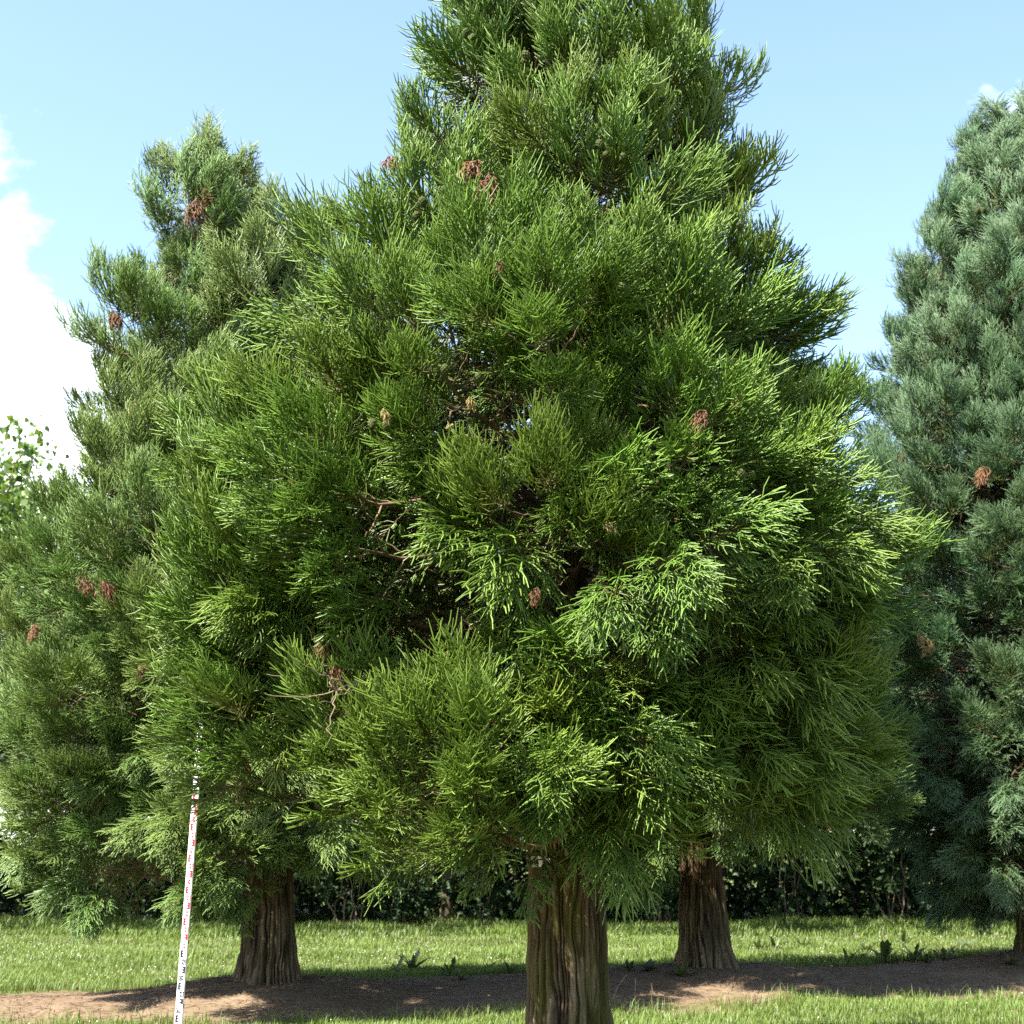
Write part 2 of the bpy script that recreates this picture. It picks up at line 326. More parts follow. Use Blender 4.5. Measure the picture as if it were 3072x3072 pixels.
# ------------------------------------------------------------------ sequoia foliage
def tuft(rng, o, a, s, trop, young, cords, n_tw=58):
    """one brush of cord-like shoots; appends (points(n,3,3), radii(n,3), tip(n,3), rnd(n))"""
    a = a / np.linalg.norm(a)
    up = np.array([0, 0, 1.0])
    t1 = np.cross(a, up if abs(a[2]) < 0.9 else np.array([1.0, 0, 0])); t1 /= np.linalg.norm(t1); t2 = np.cross(a, t1)
    u = (np.arange(n_tw) + rng.rand(n_tw)) / n_tw
    phi = np.arange(n_tw) * 2.39996 + rng.rand(n_tw) * 0.7
    al = np.radians(84 - 72 * u + rng.normal(0, 9, n_tw))
    d0 = np.cos(al)[:, None] * a + np.sin(al)[:, None] * (np.cos(phi)[:, None] * t1 + np.sin(phi)[:, None] * t2)
    if trop > 0.05:                       # shoots on top of the twig are the long ones, few hang below it
        low = d0[:, 2] < -0.25; keep = ~low | (rng.rand(n_tw) < 0.3)
        u, phi, al, d0 = u[keep], phi[keep], al[keep], d0[keep]; n_tw = len(u)
    ln = s * (0.52 + 0.30 * rng.rand(n_tw)) * (0.8 + 0.35 * u)
    base = o + a * (u * 0.55 * s)[:, None]
    d1 = unit(d0 + 0.55 * a + trop * up + rng.normal(0, 0.08, (n_tw, 3)))
    d2 = unit(d1 + 0.35 * a + trop * 1.1 * up)
    p1 = base + d0 * (ln * 0.35)[:, None]; p2 = p1 + d1 * (ln * 0.35)[:, None]; p3 = p2 + d2 * (ln * 0.32)[:, None]
    tip0 = 0.18 + 0.3 * u * young
    twr = rng.rand(n_tw)
    rr = 0.0048
    # main shoots as two cords
    cords[0].append(np.stack([base, p1, p2], 1)); cords[1].append(np.tile([[rr, rr, rr]], (n_tw, 1))); cords[2].append(np.stack([tip0 * 0.5, tip0, tip0 + 0.25], 1)); cords[3].append(twr)
    cords[0].append(np.stack([p2, (p2 + p3) / 2 + 0.002, p3], 1)); cords[1].append(np.tile([[rr, rr, rr * 0.6]], (n_tw, 1))); cords[2].append(np.stack([tip0 + 0.25, tip0 + 0.45, tip0 * 0 + 0.62 + 0.35 * young], 1)); cords[3].append(twr)
    # side shoots
    ns = 7
    for q in range(ns):
        tq = 0.22 + 0.76 * (q + rng.rand(n_tw) * 0.6) / ns
        w1 = np.clip(tq * 2, 0, 1)[:, None]; w2 = np.clip(tq * 2 - 1, 0, 1)[:, None]
        b0 = np.where(tq[:, None] < 0.5, p1 + (p2 - p1) * (w1), p2 + (p3 - p2) * w2)
        dd = np.where(tq[:, None] < 0.5, d1, d2)
        sd = unit(np.cross(dd, up + rng.normal(0, 0.5, (n_tw, 3)))) * (1 if q % 2 else -1)
        ds = unit(dd + sd * (0.62 + 0.25 * rng.rand(n_tw))[:, None] + rng.normal(0, 0.16, (n_tw, 3)))
        de = unit(ds + 0.5 * dd + trop * 0.8 * up)
        ls = ln * (0.26 + 0.26 * rng.rand(n_tw)) * (1.15 - 0.55 * tq)
        q1 = b0 + ds * (ls * 0.5)[:, None]; q2 = q1 + de * (ls * 0.5)[:, None]
        cords[0].append(np.stack([b0, q1, q2], 1)); cords[1].append(np.tile([[rr * 0.85, rr * 0.95, rr * 0.55]], (n_tw, 1)))
        tt = tip0 + 0.25 * tq
        cords[2].append(np.stack([tt, tt + 0.2, tt * 0.4 + 0.45 + 0.3 * young], 1)); cords[3].append(np.clip(twr + rng.normal(0, 0.15, n_tw), 0, 1))

def curve_pts(p0, p1, sag, k, rng, wob=0.03):
    t = np.linspace(0, 1, k)[:, None]
    L = np.linalg.norm(p1 - p0)
    return p0 + (p1 - p0) * t + np.array([0, 0, -1.0]) * (np.sin(math.pi * t) * sag * L) + np.sin(t * math.pi) * rng.normal(0, wob, (k, 3)) * L

def make_bough(name, L, style, seed):
    rng = np.random.RandomState(seed)
    trop = {'up': 0.55, 'flat': 0.16, 'droop': -0.24}[style]
    sag = {'up': 0.10, 'flat': 0.07, 'droop': -0.06}[style]
    stem = curve_pts(np.zeros(3), np.array([L, 0, 0]), sag, 10, rng, 0.012)
    cords = ([], [], [], []); sp = []; sr = []
    r0 = 0.008 + 0.011 * L
    sp.append(stem); sr.append(np.linspace(r0, 0.006, 10))
    def on(t):
        f = t * 9; i = min(int(f), 8); return stem[i] + (stem[i + 1] - stem[i]) * (f - i)
    tufts = []
    tufts.append((stem[-1], unit(stem[-1] - stem[-3]) + np.array([0, 0, 0.3 if style != 'droop' else -0.05]), 0.52, 1.0))
    nb = int(2.4 + L * 2.3)
    t0 = 0.2 if L < 0.8 else 0.46
    for i in range(nb):
        t = t0 + (0.94 - t0) * (i + rng.rand() * 0.7) / nb
        p = on(t)
        az = (i * 2.2 + rng.rand() * 1.2)
        side = math.cos(az) * 1.0; upv = math.sin(az) * 0.75 + 0.12
        bl = (0.22 + 0.38 * L * (1.05 - t)) * (0.7 + 0.5 * rng.rand()); bl = min(bl, 0.46)
        d = unit(np.array([0.62 + 0.3 * rng.rand(), side, upv]))
        e = p + d * bl
        br = curve_pts(p, e, 0.06, 10, rng, 0.02)
        sp.append(br); sr.append(np.linspace(0.0065 + 0.006 * bl, 0.004, 10))
        young = 0.45 + 0.55 * t
        ax = d + np.array([0.45, 0, 0.35 if style == 'up' else (0.12 if style == 'flat' else -0.18)]) + rng.normal(0, 0.12, 3)
        tufts.append((e, ax, (0.42 + 0.12 * rng.rand()) * (0.82 if L < 0.8 else 1), young))
        if bl > 0.9:
            mpt = p + d * bl * 0.5
            ax2 = unit(np.cross(d, [0, 0, 1])) * rng.choice([-1, 1]) + d * 0.6 + np.array([0, 0, 0.2])
            tufts.append((mpt, ax2, 0.26 + 0.06 * rng.rand(), young * 0.75))
    # small inner twigs with sparse old foliage
    for i in range(int(2 + 3 * L)):
        t = 0.15 + 0.5 * rng.rand(); p = on(t); d = unit(np.array([0.5, rng.normal(0, 1), rng.normal(0, 0.8)]))
        e = p + d * (0.15 + 0.25 * rng.rand())
        sp.append(curve_pts(p, e, 0.05, 10, rng, 0.05)); sr.append(np.linspace(0.0045, 0.002, 10))
        tuft(rng, e, d + np.array([0, 0, -0.2]), 0.24, -0.15, 0.05, cords, 12)
    for (o, ax, s, y) in tufts: tuft(rng, o, np.asarray(ax, float), s, trop, y, cords)
    P = np.concatenate(cords[0]); R = np.concatenate(cords[1]); T = np.concatenate(cords[2]); Q = np.concatenate(cords[3])
    V1, F1 = tubes(P, R, 3)
    tipv = np.repeat(T.reshape(-1), 3); rnd = np.repeat(np.repeat(Q, 3), 3)
    V2, F2 = tubes(np.stack(sp), np.stack(sr), 5)
    V = np.concatenate([V1, V2]); F = np.concatenate([F1, F2 + len(V1)])
    mi = np.concatenate([np.zeros(len(F1), int), np.ones(len(F2), int)])
    z = np.zeros(len(V2))
    return mesh_np(name, V, F, [M_FOL, M_TWIG], {'tip': np.clip(np.concatenate([tipv, z]), 0, 1), 'rnd': np.concatenate([rnd, z])}, mi)

CLASSES = [0.42, 0.68, 1.0, 1.4, 1.9]
BOUGH = {}
sd = 100
for st in ('up', 'flat', 'droop'):
    for ci, L in enumerate(CLASSES):
        if st == 'droop' and L < 0.9: continue
        nvar = 2 if not (st == 'droop') else 1
        BOUGH[st, ci] = [make_bough('bough_%s' % st, L, st, sd + 7 * v) for v in range(nvar)]; sd += 31

def tree_axis(T, z):
    return np.interp(z, T['az'], T['ax']), np.interp(z, T['az'], T['ay'])
def env(T, z): return float(np.interp(z, T['ez'], T['er']))

def add_bough(T, base, tip, rng, style=None, roll=0.35):
    base = np.asarray(base, float); tip = np.asarray(tip, float)
    d = tip - base; L = np.linalg.norm(d); d /= L; Lr = max(0.3, L)
    ci = int(np.argmin(np.abs(np.log(np.array(CLASSES) / Lr))))
    while (style, ci) not in BOUGH: style = 'flat'
    vs = BOUGH[style, ci]; me = vs[rng.randint(len(vs))]
    y = np.cross([0, 0, 1.0], d); y /= np.linalg.norm(y); zz = np.cross(d, y)
    s = Lr / CLASSES[ci]
    Mx = Matrix(((d[0], y[0], zz[0], 0), (d[1], y[1], zz[1], 0), (d[2], y[2], zz[2], 0), (0, 0, 0, 1)))
    Mx = Matrix.Translation(Vector(base)) @ Mx @ Matrix.Rotation(rng.uniform(-roll, roll), 4, 'X') @ Matrix.Diagonal((s, s * (1 if rng.rand() < 0.5 else -1), s, 1))
    o = bpy.data.objects.new('bough', me)
    o.material_slots  # slots follow the mesh; the needle colour belongs to the tree
    COL.objects.link(o); o.parent = T['crown']; o.matrix_basis = Mx
    o.material_slots[0].link = 'OBJECT'; o.material_slots[0].material = T['fol']
    return o

def make_trunk(T, seed, moss_mat, na=256):
    rng = np.random.RandomState(seed)
    zz = np.concatenate([np.arange(-0.15, 2.6, 0.02), np.arange(2.6, T['top'], 0.12)])
    th = np.arange(na) / na * 2 * math.pi
    TH, Z = np.meshgrid(th, zz, indexing='ij')
    A = VNoise(seed, 18, 64); B = VNoise(seed + 1, 56, 128); C = VNoise(seed + 2, 120, 256); D = VNoise(seed + 3, 14, 64)
    f = TH / (2 * math.pi)
    wx = (D(f * 14, Z * 2.2) - 0.5) * 2.2 + (C(f * 120 * 0.25, Z * 7) - 0.5) * 0.7
    r1 = A(f * 18 + wx * 0.25, Z * 0.55)
    rb = np.abs(2 * B(f * 56 + wx, Z * 1.5) - 1); rc = np.abs(2 * C(f * 120 + wx * 1.6, Z * 3.2) - 1)
    r2 = np.clip(np.minimum(rb * 1.9, 0.35 + rc * 1.5), 0, 1) ** 0.8; r3 = C(f * 120 * 1.0 + 40 + wx, Z * 9)
    rad_ = np.interp(Z, T['tz'], T['tr'])
    amp = np.clip(rad_ / 0.25, 0.15, 1.2)
    flare = np.clip(1 - Z / 0.5, 0, 1) ** 2
    rr = rad_ + amp * ((r1 - 0.5) * 0.030 * (1 + 1.8 * flare) + (r2 - 0.5) * 0.034 + (r3 - 0.5) * 0.016)
    axx, axy = np.interp(Z, T['az'], T['ax']), np.interp(Z, T['az'], T['ay'])
    V = np.stack([axx + rr * np.cos(TH), axy + rr * np.sin(TH), Z], -1)
    nz_ = len(zz); ii = np.arange(na * nz_).reshape(na, nz_)
    i2 = np.roll(ii, -1, 0)
    F = np.stack([ii[:, :-1], i2[:, :-1], i2[:, 1:], ii[:, 1:]], -1).reshape(-1, 4)
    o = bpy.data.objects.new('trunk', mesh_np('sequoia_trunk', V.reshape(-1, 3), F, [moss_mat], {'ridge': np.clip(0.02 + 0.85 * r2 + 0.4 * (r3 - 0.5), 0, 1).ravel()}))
    return link(o, T['root'])

def make_crown_core(T, seed):
    """limbs and old twigs close to the stem"""
    rng = np.random.RandomState(seed); sp = []; sr = []
    cords = ([], [], [], [])
    z = T['zb']
    while z < T['top'] - 0.5:
        R = env(T, z); ax, ay = tree_axis(T, z)
        for _ in range(3):
            a = rng.rand() * 6.283; d = np.array([math.cos(a), math.sin(a), rng.uniform(-0.15, 0.35)])
            p0 = np.array([ax, ay, z]); e = p0 + d * R * rng.uniform(0.3, 0.6)
            br = curve_pts(p0, e, 0.05, 8, rng, 0.03); sp.append(br); sr.append(np.linspace(0.008 + 0.008 * R, 0.004, 8))
            for _k in range(3):
                q = br[rng.randint(3, 8)]; dd = unit(np.array([rng.normal(), rng.normal(), rng.normal() - 0.3])); e2 = q + dd * rng.uniform(0.12, 0.35)
                sp.append(curve_pts(q, e2, 0.04, 8, rng, 0.05)); sr.append(np.linspace(0.005, 0.0018, 8))
                if rng.rand() < 0.55: tuft(rng, e2, dd + np.array([0, 0, -0.3]), 0.24, -0.15, 0.0, cords, 9)
        z += 0.085
    V2, F2 = tubes(np.stack(sp), np.stack(sr), 4)
    P = np.concatenate(cords[0]); R_ = np.concatenate(cords[1]); Tt = np.concatenate(cords[2]) * 0.45; Q = np.concatenate(cords[3])
    V1, F1 = tubes(P, R_, 3)
    V = np.concatenate([V1, V2]); F = np.concatenate([F1, F2 + len(V1)]); zz = np.zeros(len(V2))
    me = mesh_np('crown_core', V, F, [T['fol'], M_TWIG], {'tip': np.clip(np.concatenate([np.repeat(Tt.reshape(-1), 3), zz]), 0, 1), 'rnd': np.concatenate([np.repeat(np.repeat(Q, 3), 3), zz])},
                 np.concatenate([np.zeros(len(F1), int), np.ones(len(F2), int)]))
    return link(bpy.data.objects.new('crown', me), T['root'])

def build_tree(T, seed, label, bark, vstep=0.56, spacing=1.14, gaps=(), skip=0.0):
    rng = np.random.RandomState(seed)
    x, y = T['pos']; z0 = gz(x, y) - 0.02
    T['root'] = tag(empty('giant_sequoia', (x, y, z0)), label, 'tree', 'giant sequoias of the nursery rows')
    T['z0'] = z0
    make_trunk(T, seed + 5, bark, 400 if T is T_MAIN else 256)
    T['crown'] = make_crown_core(T, seed + 9)
    z = T['zb']; tier = 0; nb = 0
    zt = T['top']
    while z < zt - 0.1:
        R = env(T, z); f = (z - T['zb']) / (zt - T['zb'])
        n = max(3, int(round(2 * math.pi * R / spacing)))
        off = rng.rand() * 6.283
        for i in range(n):
            if rng.rand() < skip * (0.0 if z < T['top'] * 0.66 else 5.0): continue
            az = off + (i + rng.uniform(-0.3, 0.3)) * 2 * math.pi / n
            zt_ = z + rng.uniform(-0.5, 0.5) * vstep
            Rr = env(T, zt_) * (rng.uniform(0.9, 1.1) if rng.rand() < 0.66 else rng.uniform(0.6, 0.84))
            lob = T.get('lobe')
            if lob: Rr *= lob(az, zt_)
            Rr = max(0.32, Rr - np.interp(zt_, [3.8, 5.4], [0.36, 0.52 if T is T_MAIN else 0.36]))
            el = np.interp(f, [0, 0.12, 0.35, 0.7, 1.0], [-14, -4, 14, 32, 62]) + rng.uniform(-9, 9)
            rise = Rr * math.tan(math.radians(min(el, 70)))
            rise = min(rise, 1.3)
            zb_ = zt_ - rise
            style = 'droop' if (f < 0.16 and rng.rand() < 0.6) else ('flat' if f < 0.42 and rng.rand() < 0.75 else 'up')
            ax, ay = tree_axis(T, zb_); tx, ty = tree_axis(T, zt_)
            tip = (tx + Rr * math.cos(az), ty + Rr * math.sin(az), zt_)
            wx, wy, wz = tip[0] + x, tip[1] + y, tip[2] + z0
            bad = False
            for (gx, gy, gr, yside) in gaps:
                g = proj(wx, wy, wz)
                if wy < yside and (g[0] - gx) ** 2 + (g[1] - gy) ** 2 < gr ** 2: bad = True
            if bad: continue
            # boughs spring from the stem, or from a fork some way out on long ones
            inn = 0.0 if Rr < 1.7 else Rr - 1.7
            base = (ax + inn * math.cos(az), ay + inn * math.sin(az), zb_ + inn / Rr * rise * 0.6)
            add_bough(T, base, tip, rng, style); nb += 1
        z += vstep * (0.75 + 0.4 * (R / 2.4)); tier += 1
    for (px, py, Y, st) in T.get('extra', ()):
        p = at(px, py, Y) - Vector((x, y, z0))
        ax, ay = tree_axis(T, p.z); h = math.hypot(p.x - ax, p.y - ay)
        bz = p.z + (0.12 if st == 'droop' else -0.25) * h
        k = max(0.0, 1 - 1.7 / max(h, 0.1))
        add_bough(T, (ax + (p.x - ax) * k, ay + (p.y - ay) * k, bz + (p.z - bz) * k), p, rng, st); nb += 1
    return nb

def proj(wx, wy, wz):
    c, s = math.cos(PITCH), math.sin(PITCH); zc = wz - CAMZ
    dep = wy * c + zc * s; up = -wy * s + zc * c
    return 1536 + FPX * wx / dep, 1536 - FPX * up / dep

def main_lobe(az, z):
    c = math.cos(az); k = 1.0
    if z > 5.0 and c < -0.2: k *= 0.93
    if 2.2 < z < 5.2: k *= 1.0 + (0.03 if c < -0.3 else 0) - (0.10 if c > 0.5 else 0)
    return k
T_MAIN = dict(pos=P_MAIN, fol=M_FOL, top=9.6, zb=2.3, lobe=main_lobe,
    tz=[-0.2, 0, 0.15, 0.45, 0.9, 1.5, 2.5, 5, 8, 9.6], tr=[0.36, 0.325, 0.295, 0.262, 0.245, 0.222, 0.205, 0.15, 0.06, 0.015],
    az=[0, 1, 10], ax=[0, -0.01, -0.05], ay=[0, 0, 0],
    ez=[1.5, 1.75, 2.4, 3.0, 4.0, 4.5, 5.0, 5.4, 5.9, 6.6, 7.5, 8.6, 9.6], er=[1.0, 1.35, 2.1, 2.35, 2.45, 2.35, 1.98, 1.72, 1.56, 1.34, 1.02, 0.6, 0.2],
    extra=[(1330, 2270, 8.4, 'flat'), (1200, 2320, 8.6, 'flat'), (1460, 2280, 8.3, 'flat'), (1690, 2240, 8.5, 'droop'), (1880, 2310, 8.9, 'droop'), (2060, 2340, 9.1, 'flat'),
           (2400, 2120, 9.3, 'flat'), (2440, 2200, 9.7, 'flat'), (2270, 2230, 9.3, 'droop'), (1050, 2190, 9.1, 'flat'), (820, 2200, 9.9, 'flat'),
           (1800, 2330, 9.4, 'flat'), (1560, 2330, 9.2, 'flat'), (690, 2150, 9.75, 'flat'), (730, 2060, 9.75, 'flat'), (700, 1930, 9.7, 'flat'), (700, 1780, 9.6, 'flat'), (710, 1640, 9.6, 'up'), (730, 1480, 9.6, 'up'), (780, 1330, 9.6, 'up')])
T_LEFT = dict(pos=P_LEFT, fol=M_FOL2, top=9.0, zb=1.6,
    tz=[-0.2, 0, 0.2, 0.45, 0.9, 1.4, 2.5, 5, 8, 9.3], tr=[0.38, 0.335, 0.30, 0.275, 0.245, 0.22, 0.2, 0.14, 0.06, 0.015],
    az=[0, 1.2, 4, 8, 9.5], ax=[0, 0, -0.35, -0.78, -0.85], ay=[0, 0, 0, 0, 0],
    ez=[1.0, 1.4, 2.2, 3.4, 4.5, 5.6, 6.5, 7.5, 8.4, 9.3], er=[1.9, 2.45, 2.85, 2.85, 2.5, 2.1, 1.75, 1.5, 1.15, 0.55],
    extra=[(280, 2640, 15.4, 'droop'), (620, 2540, 14.4, 'flat'), (690, 2600, 14.6, 'droop'), (150, 2530, 15.8, 'flat')])
T_REAR = dict(pos=P_REAR, fol=M_FOL3, top=8.3, zb=1.75,
    tz=[-0.2, 0, 0.2, 0.5, 1.0, 1.5, 2.5, 5, 8, 9], tr=[0.40, 0.345, 0.30, 0.27, 0.235, 0.215, 0.19, 0.13, 0.05, 0.015],
    az=[0, 1.2, 9], ax=[0, -0.03, 0.05], ay=[0, 0, 0],
    ez=[1.2, 1.7, 2.6, 4.0, 5.0, 6.0, 7.5, 9.0], er=[1.6, 2.15, 2.45, 2.4, 2.1, 1.7, 1.0, 0.3])
T_RIGHT = dict(pos=P_RIGHT, fol=M_FOL4, top=12.1, zb=1.05,
    tz=[-0.2, 0, 0.2, 0.5, 1.0, 1.5, 2.5, 5, 8, 12], tr=[0.42, 0.36, 0.31, 0.28, 0.25, 0.23, 0.21, 0.16, 0.1, 0.015],
    az=[0, 3, 12], ax=[0, 0, 0.5], ay=[0, 0, 0],
    ez=[0.7, 1.1, 2.0, 4.0, 6.0, 7.6, 8.3, 9.3, 10.2, 11.0, 11.7, 12.3], er=[1.6, 2.1, 2.4, 2.4, 2.3, 2.2, 2.15, 1.8, 1.45, 1.1, 0.6, 0.2])
cnt = [build_tree(T_MAIN, 11, 'large bright green giant sequoia in the foreground with a nameplate on its mossy trunk', M_BARK, gaps=[(1230, 2070, 270, 10.4)]),
       build_tree(T_LEFT, 23, 'grey green giant sequoia behind the measuring staff with a bare dark trunk', M_BARK_RED, spacing=1.16, vstep=0.58, skip=0.07),
       build_tree(T_REAR, 37, 'dark green giant sequoia half hidden behind the foreground tree, its trunk to the right', M_BARK_RED, spacing=1.16, vstep=0.58),
       build_tree(T_RIGHT, 51, 'blue green giant sequoia cut off by the right edge with low sweeping boughs', M_BARK, spacing=1.16, vstep=0.58)]
print('boughs', cnt)

# ------------------------------------------------------------------ small things on the trees
def front(T, px, py, k=0.97):
    """first point on the ray through a photo pixel that lies inside the crown outline"""
    x, y = T['pos']
    for Y in np.arange(y - 3.2, y + 2, 0.04):
        p = at(px, py, Y); zl = p.z - T['z0']
        ax, ay = tree_axis(T, zl)
        if math.hypot(p.x - x - ax, p.y - y - ay) < env(T, zl) * k: return p - Vector((x, y, T['z0']))
    return at(px, py, y) - Vector((x, y, T['z0']))

def spray_mesh(name, seed, mat, droop=-1.1, s=0.2):
    rng = np.random.RandomState(seed); cords = ([], [], [], [])
    tuft(rng, np.zeros(3), np.array([0.25, 0, -0.9]), s, droop, 0.6, cords, 16)
    tuft(rng, np.array([0.06, 0.03, -0.05]), np.array([0.3, 0.3, -0.8]), s * 0.8, droop, 0.6, cords, 12)
    P = np.concatenate(cords[0]); R = np.concatenate(cords[1]) * 1.25; T = np.concatenate(cords[2]); Q = np.concatenate(cords[3])
    V, F = tubes(P, R, 3)
    return mesh_np(name, V, F, [mat], {'tip': np.clip(np.repeat(T.reshape(-1), 3), 0, 1), 'rnd': np.repeat(np.repeat(Q, 3), 3)})
DEAD = [spray_mesh('dead_spray', 900 + i, M_DEAD) for i in range(3)]
DEADY = [spray_mesh('straw_spray', 910 + i, M_DEADY, s=0.14) for i in range(2)]
rng = np.random.RandomState(77)
def put_spray(T, px, py, sc=1.0, straw=False, k=0.97):
    L = DEADY if straw else DEAD
    o = bpy.data.objects.new('dead_spray', L[rng.randint(len(L))]); link(o, T['crown']); o.location = front(T, px, py, k)
    o.rotation_euler = (rng.uniform(-.3, .3), rng.uniform(-.3, .3), rng.uniform(0, 6.28)); sc *= 0.62; o.scale = (sc, sc, sc)
for (px, py, sc, st) in [(1170, 470, 1.0, 0), (1430, 480, 1.3, 0), (1470, 520, 1.2, 0), (1480, 2150, 1.25, 0), (1150, 1225, .7, 1), (1410, 1190, .6, 1), (880, 1440, .9, 0), (1820, 1560, .7, 1),
                         (720, 2270, 1.2, 0), (760, 2330, 1.3, 0), (700, 1590, .6, 1), (1700, 2030, .7, 0), (1750, 1870, .6, 0), (1610, 1760, .6, 0), (2110, 1230, .8, 0), (2220, 1180, .7, 1),
                         (960, 1900, 0.9, 0), (1010, 1990, 1.0, 0), (1360, 1270, .4, 1), (1150, 2330, .6, 0), (1500, 780, .5, 0)]:
    put_spray(T_MAIN, px, py, sc, st)
for (px, py, sc) in [(590, 590, 1.8), (620, 560, 1.5), (310, 1740, 1.5), (250, 1730, 1.2), (110, 1870, 1.1), (430, 1990, .9), (410, 1200, 1.3), (340, 930, 1.4)]: put_spray(T_LEFT, px, py, sc)
for (px, py, sc, st) in [(2960, 1400, 1.9, 0), (2760, 1900, 1.8, 1), (2800, 1930, 1.6, 1), (2700, 1360, 1.3, 0)]: put_spray(T_RIGHT, px, py, sc, st)
for (px, py, sc) in [(2190, 2330, 1.2), (2480, 2420, 1.4)]: put_spray(T_REAR, px, py, sc)

# cones: egg shapes of diamond scales
def cone_mesh(seed):
    na, nv = 26, 20
    u = np.linspace(0, 1, nv); th = np.arange(na) / na * 2 * math.pi
    U, TH = np.meshgrid(u, th, indexing='ij')
    pr = 0.026 * np.sin(np.pi * np.clip(U, 0.02, 0.985)) ** 0.7 * (1.1 - 0.35 * U)
    bump = np.abs(np.sin(TH * 3 + U * 10)) * np.abs(np.sin(TH * 3 - U * 10))
    pr = pr * (0.72 + 0.36 * bump)
    V = np.stack([pr * np.cos(TH), pr * np.sin(TH), -0.065 * U], -1).reshape(-1, 3)
    ii = np.arange(nv * na).reshape(nv, na); i2 = np.roll(ii, -1, 1)
    F = np.stack([ii[:-1], i2[:-1], i2[1:], ii[1:]], -1).reshape(-1, 4)
    return mesh_np('sequoia_cone', V, F, [M_CONE], {'tip': bump.ravel(), 'rnd': np.full(na * nv, 0.5)})
CONE = cone_mesh(0)
def put_cones(T, px, py, nn, sc=1.0):
    p = front(T, px, py, 0.93)
    for i in range(nn):
        o = bpy.data.objects.new('cone', CONE); link(o, T['crown'])
        o.location = p + Vector((rng.uniform(-.07, .07), rng.uniform(-.05, .05), rng.uniform(-.05, .05)))
        o.rotation_euler = (rng.uniform(-.6, .6), rng.uniform(-.6, .6), rng.uniform(0, 6.28)); s = sc * rng.uniform(.9, 1.2); o.scale = (s, s, s)
for (px, py, nn) in [(1800, 430, 2), (1810, 70, 3), (1760, 10, 3), (1945, 285, 4), (1550, 335, 2), (1420, 90, 2), (1560, 160, 2), (1880, 480, 1), (2040, 490, 3), (2080, 480, 2), (2185, 650, 1), (1405, 1135, 1), (1130, 1250, 2), (2225, 1405, 2),
                     (1180, 2200, 2), (1330, 560, 1), (1260, 610, 2), (1360, 1120, 1), (1830, 830, 1), (1920, 1390, 2)]: put_cones(T_MAIN, px, py, nn)
for (px, py, nn) in [(560, 490, 3), (865, 655, 2), (620, 470, 2)]: put_cones(T_LEFT, px, py, nn, 1.1)
put_cones(T_RIGHT, 2890, 620, 6, 1.4); put_cones(T_RIGHT, 2935, 630, 5, 1.4)

# bare dead branch in the lower left of the foreground crown
def dead_branch(T, pts, name='dead_branch'):
    x, y = T['pos']; off = np.array([x, y, T['z0']]); rg = np.random.RandomState(5)
    sp = []; sr = []
    P = [np.array(at(*p)) - off for p in pts]
    def poly(P, k=10):
        P = np.array(P); t = np.linspace(0, len(P) - 1, k); return np.stack([np.interp(t, np.arange(len(P)), P[:, i]) for i in range(3)], 1)
    mainp = poly(P); sp.append(mainp); sr.append(np.linspace(0.019, 0.006, 10))
    for i in range(16):
        q = mainp[rg.randint(2, 10)]; d = unit(np.array([-0.5 + rg.normal(0, .5), rg.normal(0, .5), rg.normal(-0.15, .8)])); e = q + d * rg.uniform(.12, .42)
        sp.append(curve_pts(q, e, .05, 10, rg, .03)); sr.append(np.linspace(.005, .002, 10))
    V, F = tubes(np.stack(sp), np.stack(sr), 6)
    link(bpy.data.objects.new(name, mesh_np(name, V, F, [M_DEADWOOD])), T['crown'])
dead_branch(T_MAIN, [(1560, 1990, 10.1), (1380, 2030, 9.3), (1190, 2040, 8.9), (1110, 2025, 8.75), (1010, 2070, 8.7)])
dead_branch(T_MAIN, [(1500, 2060, 10.1), (1300, 2060, 9.5), (1100, 2010, 9.2), (1000, 2010, 9.1)])

# nameplate on the foreground trunk
pl = empty('nameplate'); tag(pl, 'small grey nameplate with a green dot fixed to the foreground trunk under the boughs', 'sign')
M_PLATE = mat_plain('plate_grey', (0.42, 0.44, 0.40), 0.45); M_PDOT = mat_plain('plate_green', (0.10, 0.2, 0.08), 0.5); M_PTXT = mat_plain('plate_dark', (0.14, 0.14, 0.14), 0.5)
pc = at(1622, 2585, P_MAIN[1] - 0.262); pl.location = pc; pl.rotation_euler = (0, 0, rad(-16))
link(bpy.data.objects.new('plate', box_mesh('plate', 0.125, 0.004, 0.068, M_PLATE)), pl)
th = np.linspace(0, 2 * math.pi, 20, endpoint=False)
dv = np.concatenate([np.stack([0.011 * np.cos(th), np.full(20, -0.001), 0.011 * np.sin(th)], -1), [[0, -0.001, 0]]])
dm = mesh_np('dot', dv, np.array([[i, (i + 1) % 20, 20] for i in range(20)]), [M_PDOT])
o = link(bpy.data.objects.new('dot', dm), pl); o.location = (0.037, -0.0022, -0.014)
for i in range(4):
    o = link(bpy.data.objects.new('print_line', box_mesh('print_line', 0.03 + 0.006 * (i % 2), 0.0006, 0.003, M_PTXT)), pl); o.location = (-0.03, -0.0025, 0.018 - i * 0.008)
for s in (-1, 1):
    o = link(bpy.data.objects.new('screw', box_mesh('screw', 0.006, 0.003, 0.006, M_PTXT)), pl); o.location = (s * 0.054, -0.003, 0.026)

